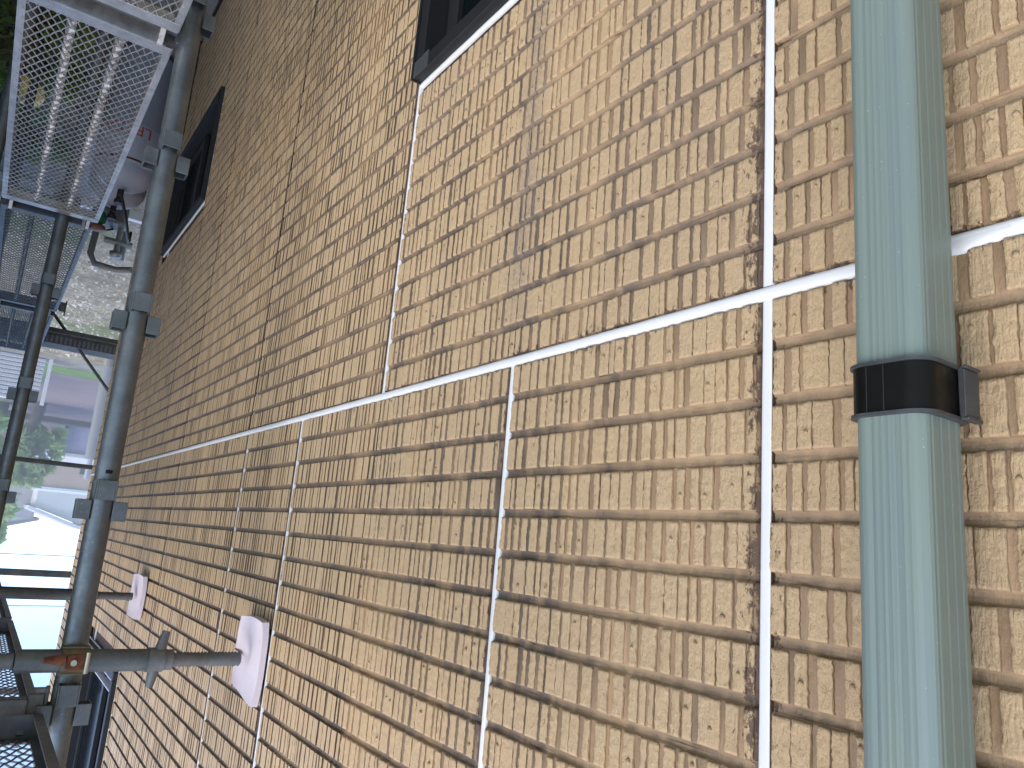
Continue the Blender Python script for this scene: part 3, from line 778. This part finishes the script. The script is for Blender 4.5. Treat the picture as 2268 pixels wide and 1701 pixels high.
# scattered rubble, nobody could count it
rb = MB()
rr = random.Random(5)
for i in range(2600):
    x_ = rr.uniform(-17, -5.8); y_ = rr.uniform(-1.9, 1.4); s_ = rr.uniform(.012, .05) * (1 if rr.random() < .93 else 1.9)
    vs = [(x_ + dx * s_ * rr.uniform(.5, 1.1), y_ + dy * s_ * rr.uniform(.5, 1.1), GROUND + dz * s_ * .55) for dx, dy, dz in ((1, 0, 0), (0, 1, 0), (-1, 0, 0), (0, -1, 0), (.1, .1, 1))]
    rb.add(vs, [(0, 1, 4), (1, 2, 4), (2, 3, 4), (3, 0, 4)])
k = NB('pale_rubble'); f = k.noise(k.coord(), 9, 4); rm = k.fin(k.ramp(f, [(.35, (.22, .21, .17)), (.6, (.44, .435, .40))]), .9)
tag(rb.build('rubble', rm, None), kind='stuff')

# ---------------------------------------------------------------- gas cylinders against the wall
def gas(label, x_, y_, r=.185, H=.97, txt=True):
    c = empty('gas_cylinder', (x_, y_, GROUND + .03)); tag(c, label, 'gas cylinder', 'grey gas cylinders on the path by the wall')
    m = MB(); prof = [(r * .96, .04), (r, .06), (r, H * .60), (r * 1.004, H * .602), (r * 1.004, H * .612), (r, H * .615), (r, H - .12)]
    for i in range(9): t = i / 8 * PI / 2; prof.append((max(.002, r * math.cos(t)), H - .12 + .15 * math.sin(t)))
    m.lathe(prof, n=40); m.build('body', simple('grey_cylinder_paint', (.40, .40, .43), .45, .1, .1, 6), c)
    m = MB(); m.lathe([(r * .90, 0), (r * .92, .05), (r * .90, .05)], n=32); m.build('foot_ring', 'galv_dark', c)
    m = MB(); m.lathe([(r * 1.006, H - .135), (r * 1.012, H - .128), (r * 1.006, H - .121)], n=40); m.build('weld_seam', 'rust', c)
    v = MB(); v.tube([(0, 0, H + .02), (0, 0, H + .10)], .020, 12); v.tube([(0, 0, H + .075), (.055, 0, H + .075)], .013, 10); v.tube([(0, 0, H + .10), (0, 0, H + .125)], .030, 10); v.build('valve', simple('dark_valve', (.05, .035, .03), .5, .3), c)
    if txt:
        red = simple('red_lettering', (.50, .07, .03), .6)
        cu = bpy.data.curves.new('t', 'FONT'); cu.body = 'LPガス'; cu.size = .105
        o = bpy.data.objects.new('t', cu); COL.objects.link(o); me = bpy.data.meshes.new_from_object(o.evaluated_get(bpy.context.evaluated_depsgraph_get())); bpy.data.objects.remove(o)
        for vv in me.vertices:
            a_ = vv.co.x / r - math.radians(32); z_ = vv.co.y + H * .62
            vv.co = ((r + .0015) * math.cos(a_), (r + .0015) * math.sin(a_), z_)
        me.materials.clear(); me.materials.append(red); q = bpy.data.objects.new('lettering', me); COL.objects.link(q); q.parent = c
    return c
gas('nearer grey gas cylinder with red LP lettering under the mesh plank', -4.86, .235)
gas('farther grey gas cylinder beside the regulator hoses', -5.33, .225, txt=False, H=.92)
def hose(name, pts, r, mat, label, cat):
    # smooth the path
    P_ = [Vector(p) for p in pts]; out = []
    for i in range(len(P_) - 1):
        p0, p1, p2, p3 = P_[max(i - 1, 0)], P_[i], P_[i + 1], P_[min(i + 2, len(P_) - 1)]
        for j in range(8):
            t = j / 8; out.append(.5 * ((2 * p1) + (-p0 + p2) * t + (2 * p0 - 5 * p1 + 4 * p2 - p3) * t * t + (-p0 + 3 * p1 - 3 * p2 + p3) * t ** 3))
    out.append(P_[-1]); m = MB(); b = out[0]; m.tube([p - b for p in out], r, 10); o = m.build(name, mat, None); o.location = b; tag(o, label, cat); return o
blk = simple('black_rubber', (.012, .012, .012), .45)
def cyl_top(x, y, H): return (x + .05, y, GROUND + .03 + H + .075)
hose('gas_hose', [cyl_top(-4.86, .235, .97), (-4.95, .17, -1.68), (-5.3, .10, -1.66), (-5.62, .06, -1.74), (-5.72, .05, -1.85)], .011, blk, 'thick black gas hose curving from the cylinder valve towards the meter', 'hose')
hose('thin_gas_hose', [cyl_top(-5.33, .225, .92), (-5.5, .25, -1.80), (-5.85, .22, -1.86), (-6.05, .15, -1.95)], .009, blk, 'short black gas hose from the green regulator', 'hose')
rg = empty('gas_regulator', (-5.42, .30, -1.78)); tag(rg, 'small green and brown gas regulator with round caps', 'regulator')
m = MB(); m.lathe([(.0, -.05), (.05, -.05), (.055, -.02), (.055, .02), (.03, .05), (0, .05)], n=18); m.build('green_body', simple('green_regulator', (.02, .17, .07), .4), rg)
m = MB(); m.lathe([(.0, .051), (.06, .051), (.062, .075), (0, .080)], n=18); m.build('brown_cap', simple('brown_cap', (.22, .08, .03), .5), rg)
m = MB(); m.lathe([(.0, -.075), (.045, -.075), (.045, -.051), (0, -.051)], n=18); m.build('pale_base', simple('pale_base', (.45, .45, .42), .5), rg)
mt = empty('gas_meter', (-5.98, .10, -2.05)); tag(mt, 'grey gas meter and valve pipework at the house corner', 'gas meter')
gy = simple('meter_grey', (.19, .19, .175), .5, .2, .2, 8)
m = MB(); m.box(-.10, .10, -.03, .19, -.17, .10); m.build('meter_box', gy, mt, bevel=.02)
m = MB(); m.tube([(0, .0, .10), (0, .0, .30)], .022, 14); m.tube([(0, -.10, .22), (0, .10, .22)], .026, 14); m.tube([(-.06, -.04, .10), (-.06, -.04, .34)], .030, 14); m.lathe([(0, .30), (.045, .30), (.045, .34), (0, .34)], n=16); m.build('valve_pipes', simple('cast_grey', (.33, .33, .31), .45, .4), mt)
m = MB(); m.tube([(.0, .16, .10), (.0, .17, .36), (0, .13, .43), (0, -.02, .44), (.1, -.12, .44)], .024, 12); m.build('bent_pipe', gy, mt)

# ---------------------------------------------------------------- plants
def leaf_mat(name, c, c2):
    k = NB(name); f = k.noise(k.coord(), 3.5, 4); 
    col = k.ramp(f, [(.35, c), (.65, c2)]); k.fin(col, .6)
    tl = k.n('ShaderNodeBsdfTranslucent'); k.l(col, tl.inputs[0]); mx = k.n('ShaderNodeMixShader'); mx.inputs[0].default_value = .45
    k.l(k.b.outputs[0], mx.inputs[1]); k.l(tl.outputs[0], mx.inputs[2]); k.l(mx.outputs[0], k.t.nodes['Material Output'].inputs[0]); return k.m
def leaves(m, rr_, cx, cy, cz, rx_, ry_, rz_, n, s):
    for i in range(n):
        while True:
            p = Vector((rr_.uniform(-1, 1), rr_.uniform(-1, 1), rr_.uniform(-1, 1)))
            if p.length < 1: break
        p = p * (.55 + .45 * rr_.random()); q = Vector((cx + p.x * rx_, cy + p.y * ry_, cz + p.z * rz_))
        a = Vector((rr_.gauss(0, 1), rr_.gauss(0, 1), rr_.gauss(0, .6))).normalized(); b = a.cross(Vector((rr_.gauss(0, 1), rr_.gauss(0, 1), rr_.gauss(0, 1)))).normalized()
        l_ = s * rr_.uniform(.6, 1.3)
        m.add([q - a * l_, q + b * l_ * .35, q + a * l_, q - b * l_ * .35], [(0, 1, 2, 3)])
lm1 = leaf_mat('grass_green_leaf', (.10, .18, .025), (.26, .38, .06)); lm2 = leaf_mat('olive_leaf', (.15, .14, .04), (.32, .30, .09)); lm3 = leaf_mat('blue_green_leaf', (.08, .17, .08), (.22, .34, .18))
def shrub(label, x_, y_, w, h, mat, n=900, s=.035, seed=1):
    o = empty('shrub', (x_, y_, GROUND)); tag(o, label, 'shrub', 'garden plants beside the path')
    r_ = random.Random(seed); m = MB()
    for i in range(7): leaves(m, r_, r_.uniform(-.5, .5) * w, r_.uniform(-.5, .5) * w, h * r_.uniform(.3, .75), w * .38, w * .38, h * .3, n // 7, s)
    m.build('foliage', mat, o)
    m = MB()
    for i in range(6): m.tube([(0, 0, 0), (r_.uniform(-.3, .3) * w, r_.uniform(-.3, .3) * w, h * .6)], .006, 6)
    m.build('stem', simple('stem', (.07, .05, .03), .9), o)
shrub('dark green shrub below the near plank corner', -4.30, .98, .62, .45, lm1, seed=1)
shrub('olive shrub in the middle of the planting', -5.05, .92, .60, .40, lm2, seed=2)
shrub('green shrub behind the yellow bag', -5.55, 1.02, .55, .38, lm1, seed=3)
shrub('blue-green shrub nearest the kerb', -6.35, .90, .62, .36, lm3, seed=4)
shrub('small light green shrub by the kerb end', -6.75, .66, .34, .25, lm1, n=500, seed=5)
shrub('low green shrub beside the gas cylinders', -5.35, .62, .34, .28, lm1, n=500, seed=6)
shrub('olive shrub at the outer planting edge', -4.75, 1.30, .6, .42, lm2, seed=7)
yb = empty('yellow_bag', (-5.36, .87, GROUND + .33)); tag(yb, 'crumpled bright yellow bag lying on the plants', 'bag')
m = MB(); r_ = random.Random(9); n = 14
prof = []
vs = []
for j in range(9):
    t = j / 8 * PI
    for i in range(n):
        a_ = 2 * PI * i / n; rr_ = (.135 + r_.uniform(-.018, .018)) * math.sin(t); vs.append((rr_ * math.cos(a_) * 1.3, rr_ * math.sin(a_) * .8, .07 * math.cos(t) + r_.uniform(-.008, .008)))
m.add(vs, [(j * n + i, j * n + (i + 1) % n, (j + 1) * n + (i + 1) % n, (j + 1) * n + i) for j in range(8) for i in range(n)])
m.build('bag_body', simple('yellow_plastic', (.95, .62, .05), .4), yb)
m = MB(); m.tube([(.02, 0, .06), (.06, .03, .12), (.10, .05, .09)], .012, 8); m.build('knot', simple('white_plastic', (.7, .75, .75), .4), yb)

def tree(label, x_, y_, H, W_, mat, seed, n=5200, s=.16):
    o = empty('tree', (x_, y_, GROUND)); tag(o, label, 'tree', 'trees beyond the mesh sheet')
    r_ = random.Random(seed)
    t = MB(); t.tube([(0, 0, 0), (.1, .05, H * .35), (.05, -.1, H * .75)], .2, 10, rs=[.20, .14, .05])
    for i in range(7):
        a_ = r_.uniform(0, 2 * PI); z0 = H * r_.uniform(.3, .6); t.tube([(.08, 0, z0), (math.cos(a_) * W_ * .5, math.sin(a_) * W_ * .5, z0 + H * .25)], .05, 6, rs=[.06, .02])
    t.build('trunk', simple('bark', (.09, .07, .05), .9), o)
    m = MB()
    for i in range(26):
        a_ = r_.uniform(0, 2 * PI); q = r_.uniform(.1, .85) * W_; zc = H * r_.uniform(.28, .93); sh_ = 1 - max(0, (zc / H - .6)) * 1.3
        leaves(m, r_, math.cos(a_) * q * sh_, math.sin(a_) * q * sh_, zc, W_ * .30, W_ * .30, H * .11, n // 26, s)
    m.build('crown', mat, o)
lt = leaf_mat('bright_leaf', (.36, .54, .16), (.60, .70, .28)); ld = leaf_mat('mid_leaf', (.30, .44, .15), (.50, .60, .24))
tree('tallest bright green tree at the left of the view', -27, .55, 4.4, 1.25, lt, 21)
tree('rounded mid green tree beside the lavender wall', -25.5, -.35, 2.55, .85, ld, 22, n=3600, s=.13)
tree('green tree behind the white louvred fence', -20.5, 1.35, 3.0, 1.0, lt, 23, n=3600, s=.13)

# ---------------------------------------------------------------- things beyond the sheet
lf = empty('louvred_fence', (-17.9, -.10, GROUND)); tag(lf, 'white louvred fence with broad end post in the far yard', 'fence')
wht = simple('white_vinyl', (.72, .71, .72), .5, 0, .05, 5); gw = simple('grey_gap', (.36, .35, .36), .7)
m = MB()
for i in range(11): m.box(-.03, .03, .10, 2.2, .03 + i * .085, .03 + i * .085 + .055, rot=Matrix.Rotation(.3, 3, 'Y'))
m.build('slat_panel', wht, lf)
m = MB(); m.box(-.05, -.03, .1, 2.2, 0, .93); m.build('backing', gw, lf)
for y_ in (0, .42, 1.3): m = MB(); m.box(-.04, .06, y_ - .03, y_ + .04, 0, .98); m.build('fence_post', wht, lf)
pc = empty('parked_car', (-17.5, -1.85, GROUND)); tag(pc, 'white car with red tail light parked at the corner beyond the yard', 'car')
wp = simple('white_car_paint', (.78, .80, .78), .25, 0, .02, 3); cd = simple('car_glass', (.10, .10, .13), .1)
side = [(-.85, .25), (-.86, .75), (-.70, .95), (-.62, 1.35), (-.45, 1.48), (1.6, 1.50), (2.3, .95), (3.1, .80), (3.2, .3)]
m = MB(); nS = len(side); vs = []
for yy, ins in ((-.82, .06), (-.78, 0), (.62, 0), (.66, .06)):
    for x_, z_ in side: vs.append((yy * 1.0, 0, 0))
vs = []
# length runs away from the house corner (-y), nose hidden
for xx, ins in ((-.84, .05), (-.78, 0), (.78, 0), (.84, .05)):
    for l_, z_ in side: vs.append((xx * (1 if z_ < 1 else .86), .55 - (l_ + .85), z_))
m.add(vs, [(j * nS + i, j * nS + (i + 1) % nS, (j + 1) * nS + (i + 1) % nS, (j + 1) * nS + i) for j in range(3) for i in range(nS)] + [tuple(range(nS - 1, -1, -1)), tuple(3 * nS + i for i in range(nS))])
m.build('body', wp, pc, bevel=.03)
for sx in (1, -1):
    m = MB(); m.add([(sx * .73, .30, 1.02), (sx * .73, -.9, 1.02), (sx * .725, -.9, 1.38), (sx * .725, .22, 1.38)] + [(sx * .76, .30, 1.02), (sx * .76, -.9, 1.02), (sx * .745, -.9, 1.38), (sx * .745, .22, 1.38)], [(0, 1, 2, 3), (4, 5, 6, 7), (0, 1, 5, 4), (3, 2, 6, 7), (0, 3, 7, 4), (1, 2, 6, 5)]); m.build('side_window', cd, pc)
    m = MB(); m.add([(sx * .85, .52, .92), (sx * .85, .18, .62), (sx * .85, .52, .62), (sx * .81, .56, .92), (sx * .81, .18, .62), (sx * .81, .56, .62)], [(0, 1, 2), (3, 5, 4), (0, 2, 5, 3), (0, 3, 4, 1), (1, 4, 5, 2)]); m.build('tail_light', simple('red_lamp', (.65, .03, .03), .3), pc)
    for l_ in (-.2, 2.2):
        w_ = MB(); w_.tube([(sx * .70, .55 - (l_ + .85), .31), (sx * .855, .55 - (l_ + .85), .31)], .31, 22); wo = w_.build('wheel', blk, pc)
        w_ = MB(); w_.tube([(sx * .856, .55 - (l_ + .85), .31), (sx * .866, .55 - (l_ + .85), .31)], .19, 16); w_.build('rim', 'galv', wo)
pl = empty('utility_post', (-16.6, -1.05, GROUND)); tag(pl, 'plain grey concrete post with thin metal tip standing beside the road', 'post')
m = MB(); m.tube([(0, 0, 0), (0, 0, 2.05)], .105, 14); m.build('shaft', simple('grey_concrete', (.27, .27, .25), .9), pl)
m = MB(); m.tube([(0, 0, 2.05), (0, 0, 2.45)], .05, 12); m.build('tip', simple('tip_grey', (.42, .42, .44), .6), pl)
def bld(name, label, x_, y0, y1, h, col, roof=None, depth=6, rc=(.5, .5, .52), ridge=0, wins=()):
    o = empty(name, (x_, (y0 + y1) / 2, GROUND)); tag(o, label, 'building'); w_ = abs(y1 - y0) / 2
    m = MB(); m.box(-depth, 0, -w_, w_, 0, h); m.build('wall', simple(name + '_wall', col, .8, 0, .06, 2), o)
    if ridge:
        m = MB(); e_ = .35
        m.add([(.3, -w_ - e_, h - .1), (.3, 0, h + ridge), (.3, w_ + e_, h - .1), (-depth - .3, -w_ - e_, h - .1), (-depth - .3, 0, h + ridge), (-depth - .3, w_ + e_, h - .1), (.3, -w_ - e_, h + .12), (.3, 0, h + ridge + .25), (.3, w_ + e_, h + .12), (-depth - .3, -w_ - e_, h + .12), (-depth - .3, 0, h + ridge + .25), (-depth - .3, w_ + e_, h + .12)],
              [(0, 1, 7, 6), (1, 2, 8, 7), (3, 9, 10, 4), (4, 10, 11, 5), (0, 6, 9, 3), (2, 5, 11, 8), (6, 7, 10, 9), (7, 8, 11, 10), (0, 3, 4, 1), (1, 4, 5, 2)])
        m.build('roof', simple(name + '_roof', rc, .7), o)
        m = MB(); m.add([(.0, -w_, h), (.0, w_, h), (.0, 0, h + ridge - .05)], [(0, 1, 2)]); m.build('gable', simple(name + '_gable', (.62, .61, .60), .8), o)
    else:
        m = MB(); m.box(-depth - .1, .1, -w_ - .1, w_ + .1, h, h + .12); m.build('roof', simple(name + '_roof', rc, .7), o)
    for (a_, b_, c_, d_) in wins:
        m = MB(); m.box(.0, .04, a_, b_, c_, d_); m.build('window', cd, o)
    return o
bld('lavender_shed', 'low lavender grey shed with pale metal wall across the road', -31, -9, -1.55, 1.02, (.40, .38, .52), rc=(.62, .62, .60), wins=[(1.2, 1.35, 0, 1.0)])
bld('wooden_store', 'small pinkish brown store with blue corner beside the lavender shed', -30.6, -1.45, .35, 1.00, (.34, .28, .27), rc=(.45, .45, .5), depth=3)
bld('beige_house', 'beige house with a narrow window behind the shed', -47, -7.2, -1.9, 1.85, (.50, .38, .29), rc=(.62, .70, .76), depth=5, wins=[(.4, .9, .1, 1.0)])
bld('gabled_house', 'pale gabled house rising behind the beige house', -60, -8.2, -2.6, 2.9, (.68, .67, .66), ridge=1.0, rc=(.60, .62, .66), depth=7)
bld('grey_roofed_house', 'house with long grey roof behind the trees', -66, -3.0, 3.2, 3.7, (.42, .41, .41), ridge=.9, rc=(.20, .20, .22), depth=7)
tag(hose('overhead_wire', [(-70, -40, 4.2), (-62, -6, 3.2), (-60, 30, 4.4)], .03, blk, 'higher thin overhead wire in the far sky', 'wire'), group='overhead wires')
tag(hose('overhead_wire', [(-70, -40, 7.6), (-62, -6, 6.6), (-60, 30, 7.4)], .03, blk, 'lower thin overhead wire in the far sky', 'wire'), group='overhead wires')

blocker = empty('added_shade_block', (-5.15, 3.75, GROUND)); tag(blocker, 'plain unseen house-shaped block added across the path to shade the lower wall', 'house')  # unseen house-shaped block, added only to keep sky light off the lower wall
m = MB(); m.box(-3.35, 3.35, -2.0, 2.0, 0, 4.05); m.build('wall', simple('shade_block_wall', (.14, .13, .12), .8, 0, .08, 3), blocker)
m = MB(); m.box(-3.5, 3.5, -2.1, 2.3, 4.05, 4.17); m.build('roof', simple('shade_block_roof', (.10, .10, .11), .7), blocker)
S.render.engine = 'CYCLES'
